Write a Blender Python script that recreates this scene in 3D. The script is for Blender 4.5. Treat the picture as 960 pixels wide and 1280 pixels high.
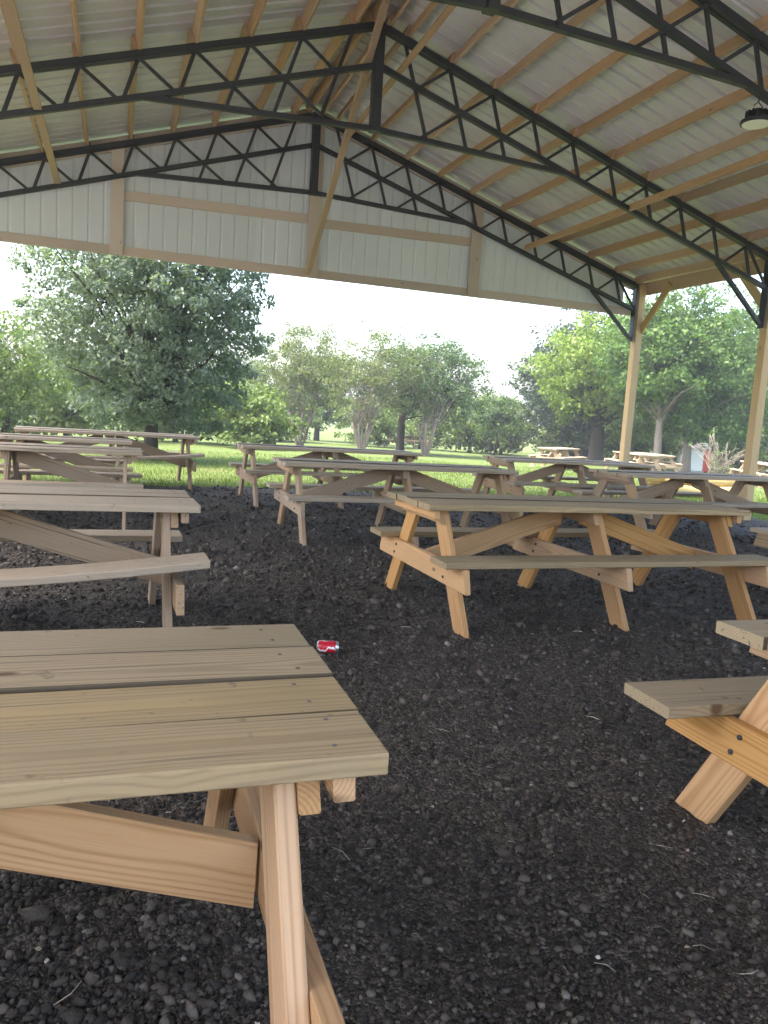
import bpy, math, random
import numpy as np
from mathutils import Matrix, Vector
rad = math.radians
sc = bpy.context.scene
for o in list(bpy.data.objects): bpy.data.objects.remove(o)

# ------------------------------------------------------------------ camera
F_PX, YAW, PITCH, ROLL, EYE = 982.0, rad(18.95), rad(-7.23), rad(3.64), 1.31
fw = Vector((math.sin(YAW)*math.cos(PITCH), math.cos(YAW)*math.cos(PITCH), math.sin(PITCH)))
r0 = Vector((math.cos(YAW), -math.sin(YAW), 0)); u0 = r0.cross(fw)
ri = math.cos(ROLL)*r0 + math.sin(ROLL)*u0; up = -math.sin(ROLL)*r0 + math.cos(ROLL)*u0
cam = bpy.data.cameras.new('camera'); camo = bpy.data.objects.new('camera', cam)
sc.collection.objects.link(camo); sc.camera = camo
camo.matrix_world = Matrix(((ri.x, up.x, -fw.x, 0), (ri.y, up.y, -fw.y, 0), (ri.z, up.z, -fw.z, EYE), (0, 0, 0, 1)))
cam.sensor_fit = 'VERTICAL'; cam.sensor_height = 32; cam.lens = F_PX/1280*32
cam.clip_start = .05; cam.clip_end = 2000

# ------------------------------------------------------------------ sky, sun, exposure
SUN_EL, SUN_AZ = rad(60), rad(-90)          # azimuth clockwise from +Y
w = bpy.data.worlds.new('World'); sc.world = w; w.use_nodes = True
nt = w.node_tree; bg = nt.nodes['Background']
sky = nt.nodes.new('ShaderNodeTexSky'); sky.sky_type = 'NISHITA'; sky.sun_disc = False
sky.sun_elevation = SUN_EL; sky.sun_rotation = SUN_AZ
sky.air_density = 1.0; sky.dust_density = 4.5; sky.ozone_density = .2
nt.links.new(sky.outputs[0], bg.inputs[0]); bg.inputs[1].default_value = .145
sl = bpy.data.lights.new('sun', 'SUN'); sl.energy = 1.5; sl.angle = rad(14); sl.color = (1, .93, .83)
so = bpy.data.objects.new('sun', sl); sc.collection.objects.link(so)
sd = Vector((math.sin(SUN_AZ)*math.cos(SUN_EL), math.cos(SUN_AZ)*math.cos(SUN_EL), math.sin(SUN_EL)))
so.rotation_euler = (-sd).to_track_quat('-Z', 'Y').to_euler(); so.location = (0, 0, 30)
sc.view_settings.view_transform = 'Standard'; sc.view_settings.look = 'None'
sc.view_settings.gamma = 1; sc.view_settings.exposure = 2.97

rng = np.random.default_rng(7); random.seed(7)
C = sc.collection

# ------------------------------------------------------------------ helpers
def mesh_np(name, V, Fc, mat=None, smooth=False):
    """V (n,3) array, Fc list of tuples or (m,k) int array"""
    me = bpy.data.meshes.new(name)
    if isinstance(Fc, np.ndarray):
        V = np.asarray(V, np.float32); m, k = Fc.shape
        me.vertices.add(len(V)); me.vertices.foreach_set('co', V.ravel())
        me.loops.add(m*k); me.loops.foreach_set('vertex_index', Fc.astype(np.int32).ravel())
        me.polygons.add(m); me.polygons.foreach_set('loop_start', np.arange(0, m*k, k, dtype=np.int32))
        me.update(calc_edges=True)
    else:
        me.from_pydata([tuple(map(float, v)) for v in V], [], [tuple(map(int, q)) for q in Fc]); me.update()
    if smooth: me.polygons.foreach_set('use_smooth', np.ones(len(me.polygons), bool))
    if mat: me.materials.append(mat)
    return me

def obj(name, me, parent=None, M=None):
    o = bpy.data.objects.new(name, me); C.objects.link(o)
    if parent: o.parent = parent
    if M is not None: o.matrix_local = M
    return o

def tag(o, label, cat, group=None):
    o['label'] = label; o['category'] = cat
    if group: o['group'] = group
    return o
def empty(name, loc=(0, 0, 0), rz=0):
    o = bpy.data.objects.new(name, None); C.objects.link(o)
    o.location = loc; o.rotation_euler = (0, 0, rz); o.empty_display_size = .2
    return o
def frame(origin, xa, ya):
    xa = Vector(xa).normalized(); ya = Vector(ya); ya = (ya - xa*ya.dot(xa)).normalized(); za = xa.cross(ya)
    return Matrix(((xa.x, ya.x, za.x, origin[0]), (xa.y, ya.y, za.y, origin[1]), (xa.z, ya.z, za.z, origin[2]), (0, 0, 0, 1)))

def board_mesh(name, L, wd, th, mat, cutA=0, cutB=0, c=.003, seg=1, bow=None, cup=0, gap_shade_dirt=()):
    """lumber along local X (centred), width along Y, thickness along Z, ends sheared by cut*y"""
    a, b = wd/2, th/2
    prof = [(-a+c, -b), (a-c, -b), (a, -b+c), (a, b-c), (a-c, b), (-a+c, b), (-a, b-c), (-a, -b+c)]
    V, Fc = [], []
    for i in range(seg+1):
        t = i/seg
        for (y, z) in prof:
            x = -L/2 + L*t + y*(cutA*(1-t) + cutB*t)
            dz = bow(t) if bow else 0
            V.append((x, y, z + dz + cup*(y/a)**2))
    for i in range(seg):
        for j in range(8):
            p, q = i*8+j, i*8+(j+1) % 8
            Fc.append((p, q, q+8, p+8))
    Fc.append(tuple(range(7, -1, -1))); Fc.append(tuple(seg*8+j for j in range(8)))
    me = mesh_np(name, V, Fc, mat)
    if gap_shade_dirt:
        me.materials.append(M['gap_shade_dirt'])
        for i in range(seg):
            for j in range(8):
                if (j in (2, 3) and 1 in gap_shade_dirt) or (j in (5, 6) and -1 in gap_shade_dirt): me.polygons[i*8+j].material_index = 1
    return me

def box_mesh(name, sx, sy, sz, mat):
    return board_mesh(name, sx, sy, sz, mat, c=min(sy, sz)*.08)

def tube(path, radii, n=6):
    V, Fc = [], []
    P = [Vector(p) for p in path]
    for i, p in enumerate(P):
        t = (P[min(i+1, len(P)-1)] - P[max(i-1, 0)]).normalized()
        s = t.cross(Vector((0, 0, 1)) if abs(t.z) < .95 else Vector((1, 0, 0))).normalized(); q = t.cross(s)
        for j in range(n):
            a = 2*math.pi*j/n
            V.append(p + (s*math.cos(a) + q*math.sin(a))*radii[i])
    for i in range(len(P)-1):
        for j in range(n):
            a, b = i*n+j, i*n+(j+1) % n
            Fc.append((a, b, b+n, a+n))
    Fc.append(tuple(range(n-1, -1, -1))); Fc.append(tuple((len(P)-1)*n+j for j in range(n)))
    return V, Fc
class MB:
    def __init__(s): s.V, s.F = [], []
    def add(s, VF):
        o = len(s.V); s.V += [tuple(v) for v in VF[0]]; s.F += [tuple(i+o for i in f) for f in VF[1]]
    def mesh(s, name, mat, smooth=False): return mesh_np(name, s.V, s.F, mat, smooth)
def lathe(prof, n=24):
    V, Fc = [], []
    for (r, z) in prof:
        for j in range(n):
            a = 2*math.pi*j/n; V.append((r*math.cos(a), r*math.sin(a), z))
    for i in range(len(prof)-1):
        for j in range(n):
            a, b = i*n+j, i*n+(j+1) % n
            Fc.append((a, b, b+n, a+n))
    Fc.append(tuple(range(n-1, -1, -1))); Fc.append(tuple((len(prof)-1)*n+j for j in range(n)))
    return V, Fc
_tab = np.random.default_rng(3).random((256, 256))
def vnoise(x, y):
    xi, yi = np.floor(x).astype(int), np.floor(y).astype(int); fx, fy = x-xi, y-yi
    fx, fy = fx*fx*(3-2*fx), fy*fy*(3-2*fy)
    g = lambda a, b: _tab[a % 256, b % 256]
    return (g(xi, yi)*(1-fx)+g(xi+1, yi)*fx)*(1-fy) + (g(xi, yi+1)*(1-fx)+g(xi+1, yi+1)*fx)*fy - .5

# ------------------------------------------------------------------ materials
class NT:
    def __init__(s, name, rough=.7, spec=.3):
        s.m = bpy.data.materials.new(name); s.m.use_nodes = True; s.t = s.m.node_tree
        s.b = s.t.nodes['Principled BSDF']; s.b.inputs['Roughness'].default_value = rough
        s.b.inputs['Specular IOR Level'].default_value = spec
    def n(s, ty, **kw):
        nd = s.t.nodes.new(ty)
        for k, v in kw.items():
            if hasattr(nd, k) and k not in nd.inputs: setattr(nd, k, v)
            else: nd.inputs[k].default_value = v
        return nd
    def l(s, a, b): s.t.links.new(a, b)
    def math(s, op, a, b=None, c=None):
        nd = s.t.nodes.new('ShaderNodeMath'); nd.operation = op
        for i, v in enumerate((a, b, c)):
            if v is None: continue
            if isinstance(v, (int, float)): nd.inputs[i].default_value = v
            else: s.l(v, nd.inputs[i])
        return nd.outputs[0]
    def ramp(s, fac, stops):
        nd = s.t.nodes.new('ShaderNodeValToRGB'); e = nd.color_ramp.elements
        while len(e) < len(stops): e.new(.5)
        for el, (p, c) in zip(e, stops): el.position = p; el.color = (*c, 1)
        if fac is not None: s.l(fac, nd.inputs[0])
        return nd.outputs[0]
    def mix(s, fac, a, b, blend='MIX'):
        nd = s.t.nodes.new('ShaderNodeMix'); nd.data_type = 'RGBA'; nd.blend_type = blend
        for i, v in ((0, fac), (6, a), (7, b)):
            if isinstance(v, (int, float)): nd.inputs[i].default_value = v
            elif isinstance(v, tuple): nd.inputs[i].default_value = (*v, 1)
            else: s.l(v, nd.inputs[i])
        return nd.outputs[2]
    def noise(s, vec, scale, detail=4, rough=.55):
        nd = s.n('ShaderNodeTexNoise', Scale=scale, Detail=detail, Roughness=rough)
        if vec is not None: s.l(vec, nd.inputs['Vector'])
        return nd.outputs['Fac']
    def mapping(s, vec, scale=(1, 1, 1)):
        nd = s.n('ShaderNodeMapping'); nd.inputs['Scale'].default_value = scale; s.l(vec, nd.inputs['Vector']); return nd.outputs[0]
    def bump(s, h, dist, strength=1):
        nd = s.n('ShaderNodeBump', Distance=dist, Strength=strength); s.l(h, nd.inputs['Height']); s.l(nd.outputs[0], s.b.inputs['Normal'])
    def color(s, c): s.l(c, s.b.inputs['Base Color'])

def wood(name, light, dark, grey=None, greyamt=0, ringamt=.6, knots=True, stain=None):
    m = NT(name, .75, .2)
    tc = m.n('ShaderNodeTexCoord'); oi = m.n('ShaderNodeObjectInfo')
    rnd = oi.outputs['Random']
    off = m.n('ShaderNodeCombineXYZ'); m.l(m.math('MULTIPLY', rnd, 37.0), off.inputs[0]); m.l(m.math('MULTIPLY', rnd, 11.0), off.inputs[1]); m.l(m.math('MULTIPLY', rnd, 5.0), off.inputs[2])
    va = m.n('ShaderNodeVectorMath'); m.l(tc.outputs['Object'], va.inputs[0]); m.l(off.outputs[0], va.inputs[1]); pos = va.outputs[0]
    # knots
    kv = m.n('ShaderNodeTexVoronoi', Scale=1.0); kv.feature = 'F1'; m.l(m.mapping(pos, (2.6, 6.0, 1.1)), kv.inputs['Vector'])
    kd = kv.outputs['Distance']
    # growth rings about a wandering pith
    sp = m.n('ShaderNodeSeparateXYZ'); m.l(tc.outputs['Object'], sp.inputs[0])
    wob = m.noise(m.mapping(pos, (.9, 2, 2)), 1.0, 2)
    y0 = m.math('MULTIPLY', m.math('SUBTRACT', rnd, .5), .16)
    yy = m.math('SUBTRACT', sp.outputs[1], y0)
    zz = m.math('ADD', sp.outputs[2], m.math('ADD', .03, m.math('MULTIPLY', m.math('FRACT', m.math('MULTIPLY', rnd, 7.31)), .05)))
    rr = m.math('SQRT', m.math('ADD', m.math('MULTIPLY', yy, yy), m.math('MULTIPLY', zz, zz)))
    kn = m.math('MULTIPLY', m.math('POWER', 2.718, m.math('MULTIPLY', kd, -9.0)), .02)
    rr = m.math('ADD', m.math('ADD', rr, m.math('MULTIPLY', wob, .05)), kn)
    ring = m.math('SINE', m.math('MULTIPLY', rr, 2*math.pi/.0085))
    ring = m.math('POWER', m.math('MULTIPLY_ADD', ring, .5, .5), 2.2)
    fib = m.noise(m.mapping(pos, (4, 160, 160)), 1.0, 3, .6)
    blot = m.noise(m.mapping(pos, (1.3, 6, 6)), 1.0, 3)
    f = m.math('ADD', m.math('MULTIPLY', ring, ringamt), m.math('MULTIPLY', m.math('SUBTRACT', fib, .5), .9))
    f = m.math('ADD', f, m.math('MULTIPLY', m.math('SUBTRACT', blot, .5), .5))
    mr = m.n('ShaderNodeClamp'); m.l(f, mr.inputs[0])
    col = m.mix(mr.outputs[0], light, dark)
    hsv = m.n('ShaderNodeHueSaturation'); m.l(m.math('MULTIPLY_ADD', rnd, .28, .86), hsv.inputs['Value']); m.l(m.math('MULTIPLY_ADD', m.math('FRACT', m.math('MULTIPLY', rnd, 3.7)), .3, .85), hsv.inputs['Saturation']); m.l(col, hsv.inputs['Color']); col = hsv.outputs[0]
    if grey:
        g = m.noise(m.mapping(pos, (1.5, 14, 14)), 1.0, 4)
        gm = m.n('ShaderNodeMapRange'); m.l(g, gm.inputs[0]); gm.inputs[1].default_value = .3; gm.inputs[2].default_value = .65; gm.inputs[3].default_value = greyamt*.55; gm.inputs[4].default_value = greyamt
        col = m.mix(gm.outputs[0], col, grey)
    if stain:
        s2 = m.noise(m.mapping(pos, (1.1, 2.5, 2.5)), 1.0, 3)
        smr = m.n('ShaderNodeMapRange'); m.l(s2, smr.inputs[0]); smr.inputs[1].default_value = .5; smr.inputs[2].default_value = .72; smr.inputs[4].default_value = .5
        col = m.mix(smr.outputs[0], col, stain)
    if knots:
        pick = m.math('GREATER_THAN', kv.outputs['Color'], .34)
        kr = m.n('ShaderNodeMapRange'); m.l(kd, kr.inputs[0]); kr.inputs[1].default_value = .045; kr.inputs[2].default_value = .085; kr.inputs[3].default_value = 1; kr.inputs[4].default_value = 0
        col = m.mix(m.math('MULTIPLY', m.math('MULTIPLY', kr.outputs[0], pick), .85), col, (.10, .05, .025))
    if grey:
        ck = m.noise(m.mapping(pos, (1.0, 75, 75)), 1.0, 2, .5)
        cm_ = m.n('ShaderNodeMapRange'); m.l(ck, cm_.inputs[0]); cm_.inputs[1].default_value = .635; cm_.inputs[2].default_value = .69; cm_.inputs[4].default_value = .7
        col = m.mix(cm_.outputs[0], col, (.07, .052, .035))
        sp_ = m.noise(m.mapping(pos, (22, 22, 22)), 1.0, 2); sm_ = m.n('ShaderNodeMapRange'); m.l(sp_, sm_.inputs[0]); sm_.inputs[1].default_value = .67; sm_.inputs[2].default_value = .74; sm_.inputs[4].default_value = .55
        col = m.mix(sm_.outputs[0], col, (.10, .08, .055))
    m.color(col)
    m.bump(m.math('ADD', fib, m.math('MULTIPLY', ring, .5)), .0012, .55)
    return m.m

M = {}
M['pine'] = wood('pine_lumber', (.47, .285, .14), (.30, .15, .058), ringamt=.58)
M['pine_old'] = wood('older_pine_lumber', (.38, .26, .16), (.24, .15, .085), grey=(.29, .23, .17), greyamt=.4, ringamt=.5)
M['pine_top'] = wood('weathered_pine', (.36, .265, .145), (.18, .12, .06), grey=(.255, .205, .135), greyamt=.5, ringamt=.62, stain=(.17, .14, .075))
M['pine_grey'] = wood('grey_weathered_pine', (.41, .31, .20), (.22, .16, .10), grey=(.33, .28, .215), greyamt=.8, ringamt=.5)
M['pine_gable'] = wood('hazed_framing_pine', (.50, .425, .355), (.42, .345, .28), ringamt=.25)  # veil of haze put into the colour, fainter than the roof framing
M['pine_roof'] = wood('framing_pine', (.47, .33, .225), (.32, .205, .13), ringamt=.4)
M['post'] = wood('treated_post', (.47, .35, .20), (.34, .235, .125), ringamt=.35)

M['gap_shade_dirt'] = wood('dirty_shaded_board_edge', (.10, .075, .045), (.05, .036, .022), ringamt=.3, knots=False)  # dirt, plus gap shade painted into the inner side faces
def steel(name, c):
    m = NT(name, .5, .4); tc = m.n('ShaderNodeTexCoord')
    n = m.noise(tc.outputs['Object'], 9, 5)
    m.color(m.mix(n, tuple(x*.75 for x in c), tuple(x*1.25 for x in c))); return m.m
M['steel'] = steel('black_painted_steel', (.034, .037, .044))
def sheet(name, c, dirt):
    m = NT(name, .42, .5); tc = m.n('ShaderNodeTexCoord'); oi = m.n('ShaderNodeObjectInfo')
    n = m.noise(tc.outputs['Object'], 1.6, 5); n2 = m.noise(tc.outputs['Object'], 40, 2)
    col = m.mix(m.math('MULTIPLY', n, .5), c, dirt)
    hsv = m.n('ShaderNodeHueSaturation'); m.l(m.math('MULTIPLY_ADD', oi.outputs['Random'], .1, .95), hsv.inputs['Value']); m.l(col, hsv.inputs['Color'])
    m.color(hsv.outputs[0]); m.bump(n, .02, .2); m.b.inputs['Metallic'].default_value = 0; return m.m
M['roof'] = sheet('galvanised_roof_sheet', (.62, .615, .66), (.53, .52, .545))
M['gable'] = sheet('pale_wall_sheet', (.60, .645, .665), (.53, .57, .585))

m = NT('black_mulch', .85, .25); geo = m.n('ShaderNodeNewGeometry'); pos_ = geo.outputs['Position']
n2 = m.noise(pos_, 1.3, 4); n3 = m.noise(pos_, 160, 3, .7); n4 = m.noise(pos_, 14, 3)
wv = m.n('ShaderNodeVectorMath'); wv.operation = 'MULTIPLY_ADD'; nv = m.n('ShaderNodeTexNoise', Scale=60.0, Detail=2.0); m.l(pos_, nv.inputs['Vector']); m.l(nv.outputs['Color'], wv.inputs[0]); wv.inputs[1].default_value = (.012, .012, .012); m.l(pos_, wv.inputs[2])
v1 = m.n('ShaderNodeTexVoronoi', Scale=62.0); m.l(wv.outputs[0], v1.inputs['Vector'])
v2 = m.n('ShaderNodeTexVoronoi', Scale=150.0); m.l(wv.outputs[0], v2.inputs['Vector'])
g1 = m.n('ShaderNodeSeparateColor'); m.l(v1.outputs['Color'], g1.inputs[0]); g2 = m.n('ShaderNodeSeparateColor'); m.l(v2.outputs['Color'], g2.inputs[0])
cel = m.math('ADD', m.math('MULTIPLY', g1.outputs[0], .55), m.math('MULTIPLY', g2.outputs[0], .45))
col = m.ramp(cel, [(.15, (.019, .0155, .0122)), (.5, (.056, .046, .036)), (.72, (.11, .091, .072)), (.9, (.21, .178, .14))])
col = m.mix(m.math('MULTIPLY', n4, .5), col, (.050, .038, .028))
sxyz = m.n('ShaderNodeSeparateXYZ'); m.l(pos_, sxyz.inputs[0])
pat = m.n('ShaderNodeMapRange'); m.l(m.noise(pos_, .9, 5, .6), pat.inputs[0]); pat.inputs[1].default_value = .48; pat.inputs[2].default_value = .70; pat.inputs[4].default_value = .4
far_pale = m.n('ShaderNodeMapRange'); m.l(m.math('ADD', sxyz.outputs[1], m.math('MULTIPLY', n2, 4.0)), far_pale.inputs[0]); far_pale.inputs[1].default_value = 4; far_pale.inputs[2].default_value = 14  # blends in paler mulch with distance along Y
m.color(m.mix(m.math('ADD', m.math('MULTIPLY', far_pale.outputs[0], .55), pat.outputs[0]), col, m.ramp(cel, [(.15, (.040, .034, .029)), (.55, (.095, .082, .068)), (.9, (.26, .225, .18))])))
hgt = m.math('ADD', m.math('MULTIPLY', v1.outputs['Distance'], -1.0), m.math('MULTIPLY', v2.outputs['Distance'], -.5))
m.bump(m.math('ADD', hgt, m.math('MULTIPLY', n3, .4)), .022, 1.0); M['mulch'] = m.m
m = NT('mulch_clod', .8, .3); geo = m.n('ShaderNodeNewGeometry'); ri_ = geo.outputs['Random Per Island']
n1 = m.noise(geo.outputs['Position'], 180, 3)
col = m.ramp(ri_, [(0, (.018, .0145, .012)), (.40, (.048, .039, .031)), (.70, (.082, .067, .054)), (.90, (.13, .108, .087)), (.994, (.17, .145, .12)), (1, (.28, .26, .23))])
m.color(m.mix(m.math('MULTIPLY', n1, .6), col, (.030, .025, .021))); m.bump(n1, .004, .7); M['clod'] = m.m
m = NT('pale_litter', .7, .3); geo = m.n('ShaderNodeNewGeometry')
m.color(m.ramp(geo.outputs['Random Per Island'], [(0, (.35, .28, .18)), (.5, (.42, .37, .30)), (.8, (.62, .60, .56)), (.93, (.30, .10, .07)), (1, (.45, .38, .30))])); M['litter'] = m.m

m = NT('lawn_grass', .9, .1); geo = m.n('ShaderNodeNewGeometry')
n1 = m.noise(geo.outputs['Position'], .35, 5); n2 = m.noise(geo.outputs['Position'], 6, 4); n3 = m.noise(geo.outputs['Position'], 40, 2)
col = m.mix(n1, (.085, .125, .036), (.12, .15, .05)); col = m.mix(m.math('MULTIPLY', n2, .6), col, (.07, .105, .03))
bare = m.n('ShaderNodeMapRange'); m.l(n1, bare.inputs[0]); bare.inputs[1].default_value = .60; bare.inputs[2].default_value = .72; bare.inputs[4].default_value = .6
col = m.mix(bare.outputs[0], col, (.17, .13, .075)); m.color(col); m.bump(m.math('ADD', n2, n3), .06, .6); M['lawn'] = m.m

def leaf(name, a, b, trans=.35, c=None):
    m = NT(name, .55, .3); geo = m.n('ShaderNodeNewGeometry'); ri_ = geo.outputs['Random Per Island']
    st = [(0, a), (.75, b)] + ([(1, c)] if c else [])
    col = m.ramp(ri_, st); m.color(col)
    tr = m.n('ShaderNodeBsdfTranslucent'); m.l(m.mix(1.0, col, (1.25, 1.35, .7), 'MULTIPLY'), tr.inputs[0])
    mx = m.n('ShaderNodeMixShader'); mx.inputs[0].default_value = trans
    out = m.t.nodes['Material Output']; m.l(m.b.outputs[0], mx.inputs[1]); m.l(tr.outputs[0], mx.inputs[2]); m.l(mx.outputs[0], out.inputs[0])
    return m.m
M['leaf_pear'] = leaf('pear_leaf', (.085, .122, .090), (.135, .175, .128), .42, (.19, .24, .18))
M['leaf_myrtle'] = leaf('myrtle_leaf', (.060, .095, .028), (.115, .145, .048), .4, (.17, .18, .06))
M['leaf_oak'] = leaf('oak_leaf', (.035, .070, .022), (.065, .110, .035), .35, (.09, .14, .05))
M['leaf_syc'] = leaf('sycamore_leaf', (.085, .145, .020), (.150, .210, .035), .45, (.20, .25, .06))
M['leaf_maple'] = leaf('maple_leaf', (.045, .095, .020), (.085, .150, .032), .42, (.12, .18, .05))
M['leaf_dark'] = leaf('evergreen_leaf', (.028, .048, .026), (.048, .075, .040), .25)
M['leaf_bush'] = leaf('bush_leaf', (.075, .125, .028), (.120, .170, .045), .4, (.15, .19, .06))
M['grass'] = leaf('grass_blade', (.085, .140, .022), (.135, .185, .040), .4, (.20, .19, .08))
def bark(name, a, b):
    m = NT(name, .9, .1); tc = m.n('ShaderNodeTexCoord')
    n = m.noise(m.mapping(tc.outputs['Object'], (9, 9, 2)), 1.5, 5); m.color(m.mix(n, a, b)); m.bump(n, .03, .6); return m.m
M['bark'] = bark('dark_bark', (.030, .026, .022), (.075, .065, .055))
M['bark_pale'] = bark('pale_bark', (.12, .10, .08), (.26, .225, .185))

# ------------------------------------------------------------------ ground
XC, Y1, D = 2.91, 13.0, 3.234
TY = [Y1 - D*i for i in range(6)]; NB = len(TY)-1
MX0, MX1, MY0, MY1 = -5.0, 9.75, -6.0, 12.35
def lawn_z(x, y):
    d = np.maximum(y-13, 0); e = np.minimum(np.maximum(x-10, 0), 30)*.016
    return -.045 - .02*d*np.clip(d/6, 0, 1)*.98 - e + (vnoise(x*.25, y*.25))*.10*np.clip(d/8, 0, 1) + .02*vnoise(x*1.7, y*1.7)
def mulch_z(x, y):
    return (.035*vnoise(x*1.1, y*1.1) + .022*vnoise(x*4+9, y*4) + .016*vnoise(x*13, y*13+4) + .012*vnoise(x*34, y*34))
def grid(xs, ys, zf, name, mat):
    X, Y = np.meshgrid(xs, ys, indexing='ij'); Z = zf(X, Y)
    V = np.stack([X, Y, Z], -1).reshape(-1, 3); n, k = len(xs), len(ys)
    i = np.arange(n*k).reshape(n, k)
    Fc = np.stack([i[:-1, :-1], i[1:, :-1], i[1:, 1:], i[:-1, 1:]], -1).reshape(-1, 4)
    return mesh_np(name, V, Fc, mat, True)
def graded(*spans):
    out = [np.array([spans[0][0]])]
    for a, b, s in spans: out.append(np.linspace(a, b, max(1, int(round((b-a)/s)))+1)[1:])
    return np.concatenate(out)
lx = graded((-900, -100, 80), (-100, -20, 6), (-20, 45, .6), (45, 120, 6), (120, 900, 80))
ly = graded((-300, -20, 40), (-20, 10, 3), (10, 50, .6), (50, 120, 6), (120, 1200, 80))
def lawn_far(x, y):
    z = lawn_z(x, np.minimum(y, 60)); return np.where(y > 60, z, z)
o = obj('lawn', grid(lx, ly, lawn_far, 'lawn', M['lawn'])); o['kind'] = 'structure'
# mulch bed with a wandering edge
def edge_y(x): return MY1 + .35*vnoise(x*.7, x*0+3.3) + .18*vnoise(x*3.1, x*0+8.1)
def edge_x(y): return MX1 + .3*vnoise(y*.8+40, y*0+1.3)
bx = graded((-5, -1, .12), (-1, 3.2, .0165), (3.2, 6, .035), (6, 10, .09))
by = graded((-6, .6, .3), (.6, 3.4, .0165), (3.4, 7, .04), (7, 13, .09))
def bed(x, y):
    e = np.minimum(np.minimum(edge_y(x)-y, edge_x(y)-x), np.minimum(x+5, y+6))
    return np.where(e < .35, mulch_z(x, y)*np.clip(e/.3, 0, 1) - .12*np.clip((.12-e)/.3, 0, 1), mulch_z(x, y))
o = obj('mulch_bed', grid(bx, by, bed, 'mulch_bed', M['mulch'])); o['kind'] = 'structure'

m = NT('bounce_gravel', .9, .2); geo = m.n('ShaderNodeNewGeometry')  # pale ground out of view, added to bounce neutral light onto the roof
n1 = m.noise(geo.outputs['Position'], 30, 4); n2 = m.noise(geo.outputs['Position'], .5, 3)
m.color(m.mix(n1, (.26, .245, .225), (.42, .40, .37))); m.bump(n1, .02, .6); M['bounce_ground'] = m.m
gx = graded((-30, -5.3, 1.3)); gy = graded((-30, 9, 1.5))
o = obj('unseen_bounce_gravel_left', grid(gx, gy, lambda x, y: -.02+.01*vnoise(x, y), 'unseen_bounce_gravel_left', M['bounce_ground'])); o['kind'] = 'structure'
o = obj('unseen_bounce_gravel_rear', grid(graded((-5.3, 16, 1.3)), graded((-30, -.9, 1.5)), lambda x, y: np.where(y > -1.5, .012, .06)+.01*vnoise(x, y), 'unseen_bounce_gravel_rear', M['bounce_ground'])); o['kind'] = 'structure'  # second unseen bounce sheet, behind the camera

# loose clods lying on the bed: too many to count
PHI = (1+5**.5)/2
ICO = np.array([(-1, PHI, 0), (1, PHI, 0), (-1, -PHI, 0), (1, -PHI, 0), (0, -1, PHI), (0, 1, PHI), (0, -1, -PHI), (0, 1, -PHI), (PHI, 0, -1), (PHI, 0, 1), (-PHI, 0, -1), (-PHI, 0, 1)])/1.9
ICF = np.array([(0, 11, 5), (0, 5, 1), (0, 1, 7), (0, 7, 10), (0, 10, 11), (1, 5, 9), (5, 11, 4), (11, 10, 2), (10, 7, 6), (7, 1, 8), (3, 9, 4), (3, 4, 2), (3, 2, 6), (3, 6, 8), (3, 8, 9), (4, 9, 5), (2, 4, 11), (6, 2, 10), (8, 6, 7), (9, 8, 1)])
def clods(N):
    r = np.exp(rng.uniform(np.log(1.05), np.log(13.0), N)); th = rng.uniform(rad(-32), rad(70), N)
    x, y = r*np.sin(th), r*np.cos(th)
    k = (y < edge_y(x)+.02) & (x < edge_x(y)+.02); x, y, r = x[k], y[k], r[k]; n = len(x)
    s = np.clip(np.exp(rng.normal(np.log(.0050), .50, n)), .0024, .017) * np.clip(r/3.0, 1, 2.3)
    s *= 1+np.clip(vnoise(x*1.6+7, y*1.6)*1.6, -.15, .6)*np.where(r < 2.1, 1, .15)
    big = rng.random(n) < .003; s[big] *= 1.7
    V = ICO[None]*(1+rng.uniform(-.40, .36, (n, 12, 1)))
    V = V*rng.uniform(.5, 1.3, (n, 1, 3))*s[:, None, None]*np.array([1, 1, .8])
    a = rng.uniform(0, 6.28, n); b = rng.normal(0, .5, n)
    ca, sa, cb, sb = np.cos(a), np.sin(a), np.cos(b), np.sin(b)
    X, Y_, Z = V[..., 0], V[..., 1], V[..., 2]
    Y2, Z2 = Y_*cb[:, None]-Z*sb[:, None], Y_*sb[:, None]+Z*cb[:, None]
    X2, Y2 = X*ca[:, None]-Y2*sa[:, None], X*sa[:, None]+Y2*ca[:, None]
    V = np.stack([X2+x[:, None], Y2+y[:, None], Z2+(bed(x, y)+s*.25)[:, None]], -1).reshape(-1, 3)
    Fc = (ICF[None]+(np.arange(n)*12)[:, None, None]).reshape(-1, 3)
    o = obj('mulch_clods', mesh_np('mulch_clods', V, Fc, M['clod'])); o['kind'] = 'stuff'
    o['label'] = 'loose black crumbs and clods covering the mulch bed'; o['category'] = 'mulch'
clods(86000)
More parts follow.
